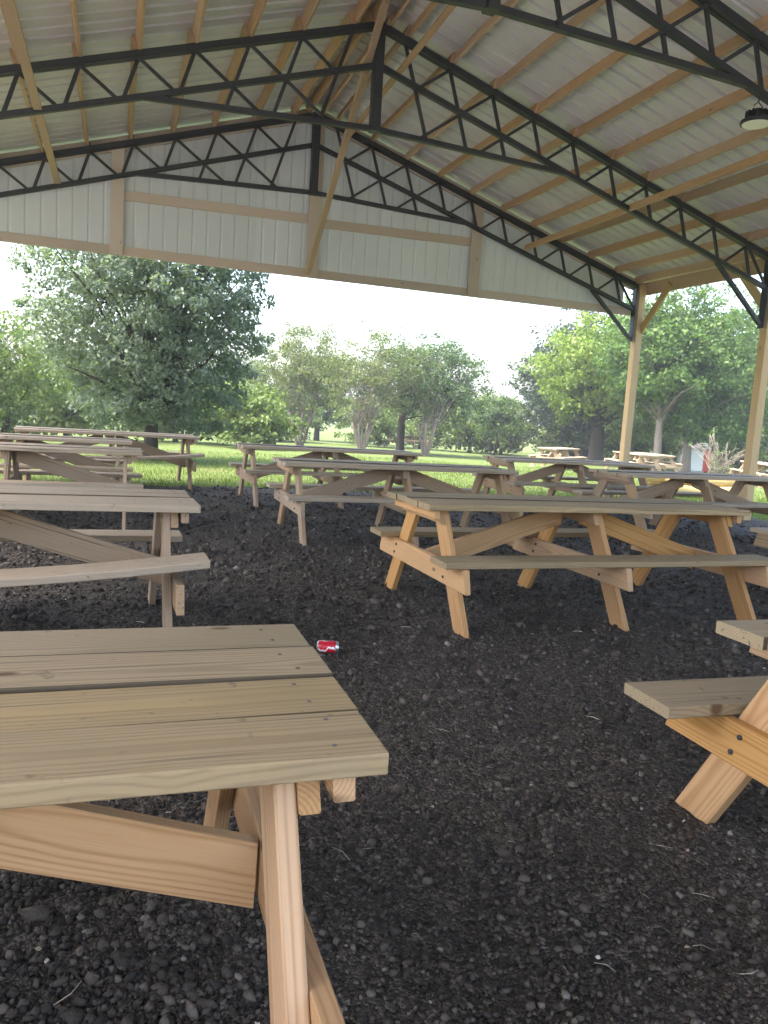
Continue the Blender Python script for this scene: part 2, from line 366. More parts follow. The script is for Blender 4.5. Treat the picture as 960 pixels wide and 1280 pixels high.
def litter(N):
    mb = MB()
    for i in range(N):
        r = math.exp(random.uniform(math.log(1.5), math.log(11))); th = rad(random.uniform(-25, 62))
        x, y = r*math.sin(th), r*math.cos(th)
        if y > 12 or x > 9.2: continue
        z = float(bed(np.array([x]), np.array([y]))[0]) + .010
        a = random.uniform(0, 6.28); d = Vector((math.cos(a), math.sin(a), random.uniform(-.1, .25)))
        if random.random() < .5:
            L = random.uniform(.02, .075); rr = random.uniform(.0006, .0013)*max(1, r/2.5)
            k = Vector((-d.y, d.x, 0))*random.uniform(-.2, .2)*L
            mb.add(tube([(x, y, z), Vector((x, y, z+.004))+d*L*.5+k, Vector((x, y, z))+d*L], [rr, rr, rr*.6], 3))
        else:
            s = random.uniform(.003, .008)*max(1, r/5)
            V = [(x+s*random.uniform(.6, 1.4)*math.cos(a+t), y+s*random.uniform(.5, 1.2)*math.sin(a+t), z+.004+random.uniform(-.003, .004)) for t in (0, 1.3, 2.6, 3.9, 5.2)]
            V2 = [(p[0], p[1], p[2]-.003) for p in V]
            mb.add((V+V2, [(0, 1, 2, 3, 4), (9, 8, 7, 6, 5)]+[(i, i+5, (i+1) % 5+5, (i+1) % 5) for i in range(5)]))
    o = obj('litter', mb.mesh('litter', M['litter'])); o['kind'] = 'stuff'
    o['label'] = 'bits of straw, twig and pale chips scattered on the mulch'; o['category'] = 'litter'
litter(170)

def grass_blades(N):
    # along the edge of the bed and over the first metres of lawn
    y = 12.0 + 14*rng.random(N)**1.6; x = rng.uniform(-9, 17, N)
    n3 = int(N*.22); y[:n3] = rng.uniform(4, 12.5, n3); x[:n3] = rng.uniform(9.4, 14, n3)
    k = (y > edge_y(x)-.35*rng.random(len(x))**2) | (x > edge_x(y)-.3*rng.random(len(x))**2); x, y = x[k], y[k]; n = len(x)
    z = lawn_z(x, y)-.01; h = rng.uniform(.025, .07, n)*(1+.8*np.maximum(vnoise(x*1.5, y*1.5), 0)*2)
    near = (np.abs(y-edge_y(x)) < .5); h = np.where(near & (rng.random(n) < .15), h*1.7, h)
    a = rng.uniform(0, 6.28, n); wd = rng.uniform(.005, .011, n); t = rng.uniform(.1, .6, n)*h; b = rng.uniform(0, 6.28, n)
    A = np.stack([x-wd*np.cos(a), y-wd*np.sin(a), z], -1); B = np.stack([x+wd*np.cos(a), y+wd*np.sin(a), z], -1)
    T = np.stack([x+t*np.cos(b), y+t*np.sin(b), z+h], -1)
    V = np.stack([A, B, T], 1).reshape(-1, 3); Fc = np.arange(3*n).reshape(-1, 3)
    o = obj('grass', mesh_np('grass', V, Fc, M['grass'])); o['kind'] = 'stuff'
    o['label'] = 'short green grass growing along the mulch edge and over the lawn'; o['category'] = 'grass'
grass_blades(110000)

# ------------------------------------------------------------------ pavilion
pav = empty('pavilion', (XC, 5, 0))
tag(pav, 'open timber and black steel pavilion with ribbed metal roof over the tables', 'pavilion')
PI = Matrix.Translation((-XC, -5, 0))
def P(name, me, Mx): return obj(name, me, pav, PI @ Mx)
SL = .314; ZP = 5.94; HALF = 6.27; PX = 6.34
NODES = [.34+.61*k for k in range(10)]
zt = lambda d: ZP - SL*d
zb = lambda d: ZP - SL*d - .44
def bar_me(L, wd, th, cache={}):
    k = (round(L, 2), wd, th)
    if k not in cache: cache[k] = box_mesh('bar', k[0], wd, th, M['steel'])
    return cache[k]
def bar(name, a, b, wd, th, parent, off=Matrix()):
    a, b = Vector(a), Vector(b); L = (b-a).length
    Mx = frame((a+b)/2, b-a, (0, 1, 0))      # width along Y (out of the truss plane), thickness in plane
    return obj(name, bar_me(L, wd, th), parent, Mx)
def truss(y):
    # the part itself: both top chords; sub-parts: everything welded to them (local origin at the ridge axis)
    mb = MB()
    for s in (-1, 1):
        for dy in (-.032, .032):
            a, b = Vector((0, dy, ZP)), Vector((s*HALF, dy, zt(HALF)))
            me = board_mesh('x', (b-a).length+.02, .052, .075, None, c=.004); Mx = frame((a+b)/2, b-a, (0, 1, 0))
            mb.add(([Mx @ v.co for v in me.vertices], [tuple(p.vertices) for p in me.polygons])); bpy.data.meshes.remove(me)
    tr = P('steel_truss', mb.mesh('top_chord', M['steel']), Matrix.Translation((XC, y, 0)))
    JX, JZ, CZ = 2.75, zb(2.75), 4.75
    tie = lambda d: CZ + (JZ-CZ)*d/JX
    for s in (-1, 1):
        bar('bottom_chord', (0, 0, ZP-.45), (s*HALF, 0, zb(HALF)), .075, .062, tr)
        bar('tie', (s*.03, 0, CZ), (s*JX, 0, JZ), .07, .06, tr)
        for i, d in enumerate(NODES):
            zn = zt(d)-.03
            # outward steep web
            def end(d0, slope_x):
                t1 = .51; x1 = d0 + slope_x*t1
                return x1, zn-t1
            x1 = d+.15; p1 = (s*x1, zb(x1))
            if x1 < JX-.5:
                k = 2.15; x2 = d+.15*k*1.05
                for _ in range(8): k = (zn-tie(x2))/(zn-zb(x1)); x2 = d+.15*k
                e = (s*x2, tie(x2))
            else: e = p1
            bar('web', (s*d, .012, zn), (e[0], .012, e[1]), .03, .042, tr)
            if i > 0 or True:
                x1 = d-.40
                if x1 > 0:
                    e = (s*x1, zb(x1))
                    if d < JX+.1 and x1 < JX-.5:
                        x2 = x1
                        for _ in range(12):
                            k = (zn-tie(max(x2, 0)))/(zn-zb(x1)); x2 = d-.40*k
                        if x2 > .05: e = (s*x2, tie(x2))
                    bar('web', (s*d, -.02, zn), (e[0], -.02, e[1]), .03, .036, tr)
        bar('knee_brace', (s*5.34, 0, zb(5.34)-.03), (s*(HALF-.02), 0, 2.99), .06, .058, tr)
        bar('end_plate', (s*(HALF+.012), 0, 2.93), (s*(HALF+.012), 0, zt(HALF)+.05), .12, .02, tr)
        bar('end_web', (s*(NODES[-1]+.02), 0, zt(NODES[-1])), (s*(HALF), 0, zb(HALF)+.03), .03, .036, tr)
        for d in NODES:
            bar('purlin_clip', (s*d-.0, .05, zt(d)+.02), (s*d, .05, zt(d)+.13), .05, .012, tr)
    bar('king_post', (0, 0, CZ-.035), (0, 0, ZP-.02), .14, .115, tr)
    return tr
for y in TY: truss(y)
for s in (-1, 1):
    for y in TY:
        me = bpy.data.meshes.get('post') or board_mesh('post', 4.3, .145, .145, M['post'], c=.006)
        P('post', me, frame((XC+s*(PX+.07), y, 1.85), (0, 0, 1), (0, 1, 0)))
# timber knee braces along the eaves, eave beams
nrm = lambda s: Vector((s*SL, 0, 1)).normalized()
kb = board_mesh('eave_brace', 1.08, .14, .04, M['post'])
eb = board_mesh('eave_beam', D*NB+.7, .235, .04, M['pine_roof'])
for s in (-1, 1):
    P('eave_beam', eb, frame((XC+s*(PX+.17), (TY[0]+TY[-1])/2, zt(PX)-.02), (0, 1, 0), (0, 0, 1)))
    for i, y in enumerate(TY):
        for q in (-1, 1):
            if (q == 1 and i == 0) or (q == -1 and i == NB): continue
            P('eave_brace', kb, frame((XC+s*(PX+.125), y+q*.40, zt(PX)-.42), (0, q*.72, .75), (0, .75, -q*.72)))
# purlins on the truss nodes, one length per bay
pm = [board_mesh('purlin', D+.12, .14, .038, M['pine_roof'], seg=4, bow=(lambda t, k=k: .006*math.sin(math.pi*t*(1+k))))for k in range(2)]
for s in (-1, 1):
    n = nrm(s)
    for k, d in enumerate([.10]+NODES+[HALF+.02]):
        for i in range(NB):
            yc = TY[i]-D/2
            c = Vector((XC+s*d, yc, zt(d)+.035)) + n*.072 + Vector((0, 0, 0))
            off = .021*(1 if i % 2 else -1)
            P('purlin', pm[(i+k) % 2], frame(c+Vector((off, 0, 0)), (0, 1, 0), n))
# ribbed roof sheets, each one sheet
def rib_profile(width, pitch=.2286, rib=.019, top=.02, foot=.055):
    pts = []
    k = int(round(width/pitch))
    for i in range(k):
        u = i*pitch
        pts += [(u, 0), (u+pitch/2-foot/2, 0), (u+pitch/2-top/2, rib), (u+pitch/2+top/2, rib), (u+pitch/2+foot/2, 0)]
    pts.append((k*pitch, 0)); return pts
SLEN = (HALF+.42)*math.sqrt(1+SL*SL)
prof = rib_profile(.9144, .2286, .034, .024, .062); prof = [(-.03, .0)]+prof+[(.93, .0)]
V = [(x, u, z) for x in (0, SLEN) for (u, z) in prof]; n = len(prof)
roofme = mesh_np('roof_sheet', V, [(i, i+1, n+i+1, n+i) for i in range(n-1)], M['roof'])
for s in (-1, 1):
    dirv = Vector((s, 0, -SL)).normalized(); nn = nrm(s)
    k = 0; y = TY[-1]-.45
    while y < Y1+.2:
        c = Vector((XC-s*.05, y, ZP+.03+SL*.05)) + nn*(.158 + (.002 if k % 2 else 0))
        m4 = Matrix(((dirv.x, 0, nn.x, c.x), (dirv.y, 1, nn.y, c.y), (dirv.z, 0, nn.z, c.z), (0, 0, 0, 1)))
        P('roof_sheet', roofme, m4); y += .9144; k += 1
ridge = board_mesh('ridge_cap', D*NB+.9, .34, .004, M['roof'], c=.001)
for s in (-1, 1):
    P('ridge_cap', ridge, frame(Vector((XC+s*.10, (TY[0]+TY[-1])/2, ZP+.03-.03))+nrm(s)*.185, (0, 1, 0), Vector((s, 0, -SL))))
# gable: sheets, bottom band, posts, girts, rake boards
GY = Y1+.14
for k in range(16):
    x0 = XC-7.0+k*.9144*.957; wsh = .9144*.957
    pr = rib_profile(wsh, wsh/4, .009, .014, .05)
    V, Fc = [], []
    for (u, z) in pr:
        x = x0+u; top = ZP+.14-SL*abs(x-XC)
        V += [(x, GY+z, 3.43), (x, GY+z, max(top, 3.5))]
    Fc = [(2*i, 2*i+2, 2*i+3, 2*i+1) for i in range(len(pr)-1)]
    if abs(x0+wsh/2-XC) < 6.45: P('gable_sheet', mesh_np('gable_sheet', V, Fc, M['gable']), Matrix())
def beam(name, a, b, wd, th, ydir=(0, 0, 1), mat='pine_roof'):
    a, b = Vector(a), Vector(b)
    if name in ('gable_band', 'gable_post', 'girt', 'rake_board'): mat = 'pine_gable'
    return P(name, board_mesh(name, (b-a).length, wd, th, M[mat]), frame((a+b)/2, b-a, ydir))
for (xa, xb) in ((-3.4, .0), (.004, 2.95), (2.954, 5.9), (5.904, 9.2)):
    beam('gable_band', (xa, GY-.022, 3.50), (xb, GY-.022, 3.50), .14, .038)
for x, wd in ((-.08, .19), (2.97, .2), (5.88, .2)):
    beam('gable_post', (x, GY-.065, 3.44), (x, GY-.065, ZP-.0-SL*abs(x-XC)), wd, .04, (1, 0, 0))
for (xa, xb) in ((.02, 2.86), (3.08, 5.77)):
    beam('girt', (xa, GY-.022, 4.32), (xb, GY-.022, 4.36), .14, .038)
for s in (-1, 1):
    beam('rake_board', (XC+s*.05, GY-.03, ZP+.03), (XC+s*(HALF+.3), GY-.03, ZP+.03-SL*(HALF+.25)), .2, .038, (s*SL, 0, 1))
# loose lateral braces nailed under the chords
def brace2(a, b, wd=.089, th=.038, ydir=(0, 0, 1)): beam('lateral_brace', a, b, wd, th, ydir, 'pine_roof')
brace2((-.91, 13.12, 4.335), (-.87, 6.2, 4.30), .089, .038, (1, 0, .15))
brace2((6.78, 12.95, 4.355), (6.55, 6.1, 4.315), .10, .038, (.2, 0, 1))
brace2((3.36, 13.1, 5.585), (3.12, 6.1, 5.50), .07, .038, (1, 0, -.3))
brace2((2.86, 12.9, 3.45), (2.80, 9.2, 6.0), .09, .038, (1, .2, .2))

# ------------------------------------------------------------------ high-bay light
hb = empty('high_bay_light', (5.80, TY[2], 4.30)); tag(hb, 'round black high bay light hanging below the steel truss', 'lamp')
me = MB(); me.add(lathe([(.005, .135), (.055, .135), (.06, .125), (.075, .06), (.08, .05), (.145, .035), (.15, .02), (.15, .004), (.135, 0)], 28))
hsg = obj('housing', me.mesh('housing', M['steel']), hb)
for i in range(16):
    a = i*math.pi/8; f = box_mesh('cooling_fin', .05, .004, .07, M['steel']) if i == 0 else f
    obj('cooling_fin', f, hsg, Matrix.Rotation(a, 4, 'Z') @ Matrix.Translation((.085, 0, .085)))
m = NT('lamp_lens', .25, .5); m.color(m.ramp(None, [(0, (.72, .74, .72)), (1, (.72, .74, .72))])); M['lens'] = m.m
me = MB(); me.add(lathe([(.002, -.004), (.128, -.004), (.132, .003)], 28)); obj('lens', me.mesh('lens', M['lens']), hb)
me = MB(); me.add(tube([(-.05, 0, .12), (-.05, 0, .17), (0, 0, .205), (.05, 0, .17), (.05, 0, .12)], [.006]*5, 6)); me.add(tube([(0, 0, .2), (0, 0, .27)], [.007, .007], 6)); obj('hook', me.mesh('hook', M['steel']), hb)

# ------------------------------------------------------------------ picnic tables
TL, TW, TH = 2.54, .76, .752
def table_meshes():
    m = {}
    for st in ('top', 'grey'):
        mat = M['pine_top'] if st == 'top' else M['pine_grey']
        m['top_'+st] = [board_mesh('tabletop_board', TL+dl, .185, .038, mat, seg=6, bow=bw, cup=cu, c=.003, gap_shade_dirt=gr)
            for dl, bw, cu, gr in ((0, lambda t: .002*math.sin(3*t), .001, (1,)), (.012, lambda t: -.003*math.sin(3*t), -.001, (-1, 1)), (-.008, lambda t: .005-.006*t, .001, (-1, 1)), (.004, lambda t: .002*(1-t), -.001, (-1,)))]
        m['bench_'+st] = board_mesh('bench', TL+.02, .235, .038, mat, seg=4, c=.004)
        m['bent_'+st] = board_mesh('bench', TL+.06, .235, .038, mat, seg=12, bow=lambda t: -.025+.10*max(0, (t-.35)/.65)**2, c=.004)
    lm = .84; tn = .43/.72
    for st, pm_ in (('top', M['pine']), ('grey', M['pine_old'])):
        m['leg_'+st] = [board_mesh('leg', lm, .14, .038, pm_, -s*tn, -s*tn) for s in (1, -1)]
        m['support_'+st] = board_mesh('bench_support', 1.46, .14, .038, pm_, .28, -.28)
        m['cleat_'+st] = board_mesh('cleat', .62, .089, .038, pm_, .5, -.5)
        m['end_cleat_'+st] = board_mesh('cleat', .70, .06, .038, pm_, .2, -.2)
        m['brace_'+st] = [board_mesh('brace', 1.09, .14, .038, pm_, s*.30, s*.30) for s in (1, -1)]
    m['bolt'] = MB(); m['bolt'].add(lathe([(.009, 0), (.009, .006), (.006, .008)], 8)); m['bolt'] = m['bolt'].mesh('bolt', M['steel'])
    m['screw'] = MB(); m['screw'].add(lathe([(.0045, 0), (.0045, .0012), (.003, .0016)], 8)); m['screw'] = m['screw'].mesh('screw', M['screw'])
    return m
M['screw'] = steel('screw_head', (.10, .09, .08))
TM = table_meshes()
def picnic_table(x, yc, rot, label, end='left', style='top', bent=None, bolts=True, z=0, mid=True, group='picnic tables', bo=(0, 0), fu=.10, benches=(-1, 1), screws=False):
    """end: which end (x) is given"""
    R_ = Matrix.Rotation(rad(rot), 4, 'Z')
    t = empty('picnic_table', (x, yc, z+.008), rad(rot)); tag(t, label, 'picnic table', group)
    t.rotation_euler[0] = random.Random(label).uniform(-.006, .006); t.rotation_euler[1] = random.Random(label+'b').uniform(-.004, .004)
    u0 = 0 if end == 'left' else -TL
    rs = random.Random(int(abs(x*1000)+yc*77))
    step = (TW-.184)/3
    order = [0, 1, 2, 3]; rs.shuffle(order)
    for k in range(4):
        v = -TW/2+.092+k*step
        Mx = Matrix.Translation((u0+TL/2+rs.uniform(-.006, .006), v, TH-.019+rs.uniform(-.003, .003))) @ Matrix.Rotation(rs.uniform(-.002, .002), 4, 'Z') @ Matrix.Rotation(rs.uniform(-.012, .012), 4, 'X')
        tb = obj('tabletop_board', TM['top_'+style][k], t, Mx)
        if screws:
            for uu in (fu-.02, TL/2-.03, TL-fu+.02):
                for dv in (-.05, .05): obj('screw', TM['screw'], tb, Matrix.Translation((uu-TL/2+rs.uniform(-.012, .012), dv+rs.uniform(-.012, .012), .0205)))
    for s, bu in ((-1, bo[0]), (1, bo[1])):
        if s not in benches: continue
        me = TM['bent_'+style] if bent == s else TM['bench_'+style]
        obj('bench', me, t, Matrix.Translation((u0+TL/2+bu+rs.uniform(-.01, .01), s*.585, .431)) @ Matrix.Rotation(rs.uniform(-.003, .003), 4, 'Z'))
    fr = [fu, TL/2-.02, TL-fu] if mid else [fu, TL-fu]
    for i, u in enumerate(fr):
        out = -1 if i == 0 else 1               # side on which the cross boards sit
        if mid and i == 1: out = -1
        U = u0+u
        # cross boards' wide faces look along the table
        obj('bench_support', TM['support_'+style], t, frame((U+out*(-.019)+(.0 if out < 0 else 0), 0, .338), (0, 1, 0), (0, 0, 1)))
        obj('cleat', TM['cleat_'+style], t, frame((U-out*.019, 0, .674), (0, 1, 0), (0, 0, 1)))
        if i != 1 or not mid: obj('cleat', TM['end_cleat_'+style], t, frame((U+out*.032, 0, .689), (0, 1, 0), (0, 0, 1)))
        Ul = U-out*.0575-out*.001
        for s in (-1, 1):
            c = Vector((Ul, s*.415, .36-.012)); dr = Vector((0, -s*.43, .72))
            ML = frame(c, dr, (0, .72, s*.43)); lg = obj('leg', TM['leg_'+style][0 if s > 0 else 1], t, ML)
            if bolts:
                for (vv, zz) in ((s*.43, .31), (s*.40, .37)):
                    Mb = ML.inverted() @ (Matrix.Translation((U+out*.0005, vv, zz)) @ Matrix.Rotation(out*math.pi/2, 4, 'Y'))
                    obj('bolt', TM['bolt'], lg, Mb)
    for s in (-1, 1):
        ua = u0 + (fu+.075 if s < 0 else TL-fu-.075); ub = u0+TL/2 + s*.115
        a, b = Vector((ua, 0, .335)), Vector((ub, 0, .652))
        dr = b-a if s < 0 else a-b
        me = TM['brace_'+style][0 if s < 0 else 1]
        obj('brace', me, t, frame((a+b)/2, dr, (0, 0, 1)))
    return t
near = picnic_table(.435, 1.536, 0, 'picnic table with broad pale tan top, crushed red can lying past its end', 'right', 'top', benches=(1,), screws=True)
picnic_table(.40, 4.55, 1.5, 'grey topped picnic table whose bench end curls upward behind the tan table', 'right', 'grey', bent=-1, screws=True)
picnic_table(.235, 8.55, -.5, 'weathered picnic table right behind the grey table with the curled bench', 'right', 'grey')
picnic_table(.16, 10.4, 0, 'picnic table just under the gable, back in line with the grey tables', 'right', 'grey')
picnic_table(1.14, 12.5, 4, 'picnic table with bowed bench at the grass edge before the dense pear tree', 'right', 'grey', bent=-1)
picnic_table(1.82, 4.84, 1.3, 'complete picnic table in the open aisle with three pairs of legs showing', 'left', 'top', screws=True)
picnic_table(1.56, 7.95, -.8, 'picnic table behind the complete one, its near end beside bare mulch', 'left', 'grey')
picnic_table(1.54, 10.73, 1.2, 'picnic table at the grass edge in front of the multi-stemmed trees', 'left', 'grey')
picnic_table(5.22, 10.4, 0, 'picnic table before the farther timber post with lawn showing under it', 'left', 'grey')
picnic_table(5.73, 8.3, 2.2, 'picnic table in front of the yellow logs beside the nearer timber post', 'left', 'grey')
picnic_table(1.685, 1.45, -1.0, 'fresh orange picnic table cut off with its stout leg and bench end showing', 'left', 'top', bo=(0, -.04), fu=.16, screws=True)
picnic_table(5.63, 5.1, 0, 'picnic table of which only the bench end shows beyond the complete table', 'left', 'grey')
def lz(x, y): return float(lawn_z(np.array([x]), np.array([y]))[0])
for (x, y, r, lb) in ((15.2, 26.0, 38, 'pale picnic table out on the lawn before the sycamore'),
                      (18.6, 24.4, 78, 'dark picnic table on the lawn seen end on beside the farther post'),
                      (20.6, 26.0, 74, 'picnic table on the lawn in front of the white shed'),
                      (20.2, 19.7, 70, 'picnic table on the lawn beyond the nearer timber post'),
                      (15.2, 44.0, 12, 'small far picnic table on the lawn between the thin stemmed trees')):
    picnic_table(x, y, r, lb, 'left', 'grey', bolts=False, z=lz(x, y)+.02)

# ------------------------------------------------------------------ red can
can = empty('drink_can', (1.085, 3.95, .0)); tag(can, 'crushed red drink can with white script lying on the mulch', 'can')
m = NT('can_red', .28, .6); tc = m.n('ShaderNodeTexCoord'); sp = m.n('ShaderNodeSeparateXYZ'); m.l(tc.outputs['Object'], sp.inputs[0])
ang = m.math('ARCTAN2', sp.outputs[1], sp.outputs[0])
wv = m.math('ADD', m.math('MULTIPLY', m.math('SINE', m.math('MULTIPLY', sp.outputs[2], 75.0)), .35), m.math('MULTIPLY', m.math('SINE', m.math('MULTIPLY', sp.outputs[2], 210.0)), .12))
band = m.math('LESS_THAN', m.math('ABSOLUTE', m.math('SUBTRACT', m.math('ADD', ang, wv), .9)), .16)
band2 = m.math('LESS_THAN', m.math('ABSOLUTE', m.math('SUBTRACT', m.math('ADD', ang, wv), -1.0)), .10)
m.color(m.mix(m.math('MAXIMUM', band, band2), (.50, .012, .03), (.78, .76, .76))); M['can'] = m.m
m = NT('can_metal', .3, .5); m.b.inputs['Metallic'].default_value = 1; m.color(m.ramp(None, [(0, (.72, .72, .74)), (1, (.72, .72, .74))])); M['alu'] = m.m
V, Fc = lathe([(.0325, -.046), (.0328, -.03), (.0325, 0), (.0328, .03), (.0325, .046)], 28)
V = [(x*(1-.18*math.exp(-((z-.012)/.02)**2)*(1 if x > 0 else .1)), y, z) for (x, y, z) in V]
Mc = frame((0, 0, .036), (0.15, .10, 1), (0, 0, 1))
axis = Vector((.93, -.36, .02)).normalized()
z_ = axis; x_ = Vector((-.25, -.70, .66)); x_ = (x_-z_*x_.dot(z_)).normalized(); y_ = z_.cross(x_)
Mc = Matrix(((x_.x, y_.x, z_.x, 0), (x_.y, y_.y, z_.y, 0), (x_.z, y_.z, z_.z, .045), (0, 0, 0, 1)))
obj('body', mesh_np('body', V, Fc, M['can'], True), can, Mc)
V, Fc = lathe([(.0325, .0462), (.029, .056), (.027, .0585), (.0255, .0585), (.025, .056), (.002, .056)], 28); obj('lid', mesh_np('lid', V, Fc, M['alu']), can, Mc)
V, Fc = lathe([(.003, -.052), (.020, -.052), (.024, -.056), (.027, -.054), (.0325, -.0462)], 28); obj('base', mesh_np('base', V, Fc, M['alu']), can, Mc)

# ------------------------------------------------------------------ logs, shed
m = NT('peeled_log', .8, .2); tc = m.n('ShaderNodeTexCoord'); oi = m.n('ShaderNodeObjectInfo')
n = m.noise(m.mapping(tc.outputs['Object'], (1, 12, 12)), 2, 4)
m.color(m.mix(n, (.58, .45, .20), (.34, .24, .10))); M['log'] = m.m
def log_mesh(r, L):
    path = [(-L/2+L*i/6, .02*math.sin(i*1.3), .015*math.cos(i)) for i in range(7)]
    V, Fc = tube(path, [r*(1+.06*math.sin(i*2.1)) for i in range(7)], 10); return mesh_np('log', V, Fc, M['log'], True)
for i, (dx, dz, r, sh) in enumerate(((0, 0, .13, 0), (.28, 0, .14, .15), (.56, .0, .12, -.1), (.83, 0, .13, .1), (.14, .235, .125, .1), (.42, .235, .12, -.15), (.70, .23, .12, .2))):
    o = obj('log', log_mesh(r, 1.7+sh)); x = 11.75+sh*2; y = 13.6+dx
    o.matrix_world = frame((x, y, lz(x, y)+r+dz), (1, -.12, 0), (0, 1, 0))
    tag(o, 'peeled yellow log in the pile on the grass beyond the timber posts', 'log', 'pile of yellow logs')
m = NT('shed_white', .6, .3); m.color(m.ramp(None, [(0, (.72, .74, .74)), (1, (.72, .74, .74))])); M['white'] = m.m
m = NT('shed_red', .6, .3); m.color(m.ramp(None, [(0, (.45, .07, .05)), (1, (.45, .07, .05))])); M['red'] = m.m
M['roofdark'] = steel('shed_roof', (.12, .12, .12))

# ------------------------------------------------------------------ trees
def leaves_mesh(name, P_, size, mat, up=.35, flat=.5, out=None):
    n = len(P_)
    nrm_ = rng.normal(size=(n, 3)); nrm_[:, 2] = np.abs(nrm_[:, 2])*(1+up)
    if out is not None: nrm_ += out*flat
    nrm_ /= np.linalg.norm(nrm_, axis=1)[:, None]
    t = rng.normal(size=(n, 3)); t[:, 2] -= .5; t -= nrm_*np.sum(t*nrm_, 1)[:, None]; t /= np.linalg.norm(t, axis=1)[:, None]
    b = np.cross(nrm_, t); s = (size*rng.uniform(.65, 1.3, n))[:, None]
    V = np.stack([P_-t*s*.5, P_+b*s*.30+nrm_*s*.06, P_+t*s*.55-nrm_*s*.08, P_-b*s*.30+nrm_*s*.06], 1).reshape(-1, 3)
    return mesh_np(name, V, np.arange(4*n).reshape(-1, 4), mat)
def crown_pts(c, R_, nclump, per, csz, shell=.45, shape=None, low=None, lumpy=.22):
    u = rng.normal(size=(nclump*3, 3)); u /= np.linalg.norm(u, axis=1)[:, None]
    r = rng.random(len(u))**shell
    q = u*r[:, None]
    if shape is not None: q = q*np.stack([shape(q[:, 2])]*2+[np.ones(len(q))], 1)
    lump = 1+lumpy*(vnoise(u[:, 0]*2.3+u[:, 2]*3+5, u[:, 1]*2.3-u[:, 2]*2)*2)
    q = q*lump[:, None]
    if low is not None: q = q[q[:, 2] > low]
    q = q[:nclump]; k = len(q)
    cen = q*np.array(R_)+np.array(c)
    sz = csz*rng.uniform(.6, 1.35, k)
    g = rng.normal(size=(k, per, 3)); g /= np.linalg.norm(g, axis=2)[..., None]; g *= (rng.random((k, per))**.5)[..., None]
    Pp = cen[:, None]+g*sz[:, None, None]*np.array([1, 1, .75])
    out = (q/np.maximum(np.linalg.norm(q, axis=1), .01)[:, None])[:, None].repeat(per, 1)
    return Pp.reshape(-1, 3), cen, out.reshape(-1, 3)
def limb_mesh(mb, a, b, r0, r1, sag=.15, n=6, seed=0):
    rs = random.Random(seed); a, b = Vector(a), Vector(b); L = (b-a).length; path, rd = [], []
    k = 5
    for i in range(k+1):
        t = i/k; p = a.lerp(b, t); j = math.sin(t*math.pi)
        p += Vector((rs.uniform(-.05, .05)*L*j, rs.uniform(-.05, .05)*L*j, sag*L*j*.6)); path.append(p); rd.append(r0*(1-t)+r1*t)
    mb.add(tube(path, rd, n))
def tree(name, label, x, y, trunk_h, trunk_r, c, R_, nclump, per, csz, leafsz, leafmat, barkmat='bark', stems=1, limbs=14, shell=.45, shape=None, low=None, group=None, cat='tree', spread=.5, out=.5, lumpy=.22):
    z = lz(x, y)-.05; t = empty(name, (x, y, z)); tag(t, label, cat, group)
    pts, cen, ou = crown_pts(c, R_, nclump, per, csz, shell, shape, low, lumpy)
    mb = MB(); rs = random.Random(int(x*100+y))
    for s in range(stems):
        a = 6.28*s/stems+.4; sp = 0 if stems == 1 else trunk_r*1.6
        base = Vector((sp*math.cos(a), sp*math.sin(a), 0)); top = Vector((sp*math.cos(a)*(1+spread*5), sp*math.sin(a)*(1+spread*5), trunk_h)) if stems > 1 else Vector((rs.uniform(-.1, .1), rs.uniform(-.1, .1), trunk_h))
        mb.add(tube([base-Vector((0, 0, .3)), base+Vector((0, 0, .05)), base.lerp(top, .3), base.lerp(top, .65), top], [trunk_r*1.45, trunk_r*1.2, trunk_r, trunk_r*.92, trunk_r*.75], 8))
        sel = [cen[i] for i in rs.sample(range(len(cen)), min(limbs//stems if stems > 1 else limbs, len(cen)))]
        for i, q in enumerate(sel):
            st = base.lerp(top, rs.uniform(.75, 1)); limb_mesh(mb, st, q, trunk_r*rs.uniform(.22, .42), .008, .1, 5, i+s*31)
            if i % 2 == 0:
                q2 = cen[rs.randrange(len(cen))]; mid = Vector(st).lerp(Vector(q), .5)
                if (Vector(q2)-mid).length < max(R_)*.9: limb_mesh(mb, mid, q2, trunk_r*.2, .008, .05, 4, i+7)
    obj('trunk', mb.mesh('trunk', M[barkmat], True), t)
    obj('crown', leaves_mesh('crown', pts, leafsz, M[leafmat], out=ou, flat=out), t)
    return t
pear = lambda z: np.clip(1.05-.32*np.maximum(z, 0)**1.5-.15*np.maximum(-z-.3, 0), .2, 1.2)
tree('pear_tree', 'large dense grey green pear tree standing alone behind the tables', .75, 19.8, 1.2, .17, (-.05, 0, 4.1), (2.75, 2.7, 3.95), 1700, 44, .26, .10, 'leaf_pear', shape=pear, low=-.86, shell=.36, limbs=40, lumpy=.10)
tree('myrtle_tree', 'slender crape myrtle with a fan of brown stems beside the pear tree', 7.9, 35.5, 1.6, .07, (0, 0, 3.6), (2.6, 2.4, 2.1), 230, 60, .42, .11, 'leaf_myrtle', 'bark_pale', 6, 36, spread=.9)
tree('myrtle_tree', 'yellowish open crape myrtle with pale bare branches in its crown', 10.1, 33.0, 1.3, .05, (.3, 0, 3.3), (2.7, 2.2, 2.3), 200, 56, .42, .10, 'leaf_myrtle', 'bark_pale', 7, 70, spread=1.0)
tree('oak_tree', 'green tree with one dark trunk behind the open crape myrtle', 12.8, 35.5, 2.0, .2, (.9, 0, 3.7), (3.0, 2.6, 2.0), 340, 60, .42, .12, 'leaf_oak', 'bark', 1, 22)
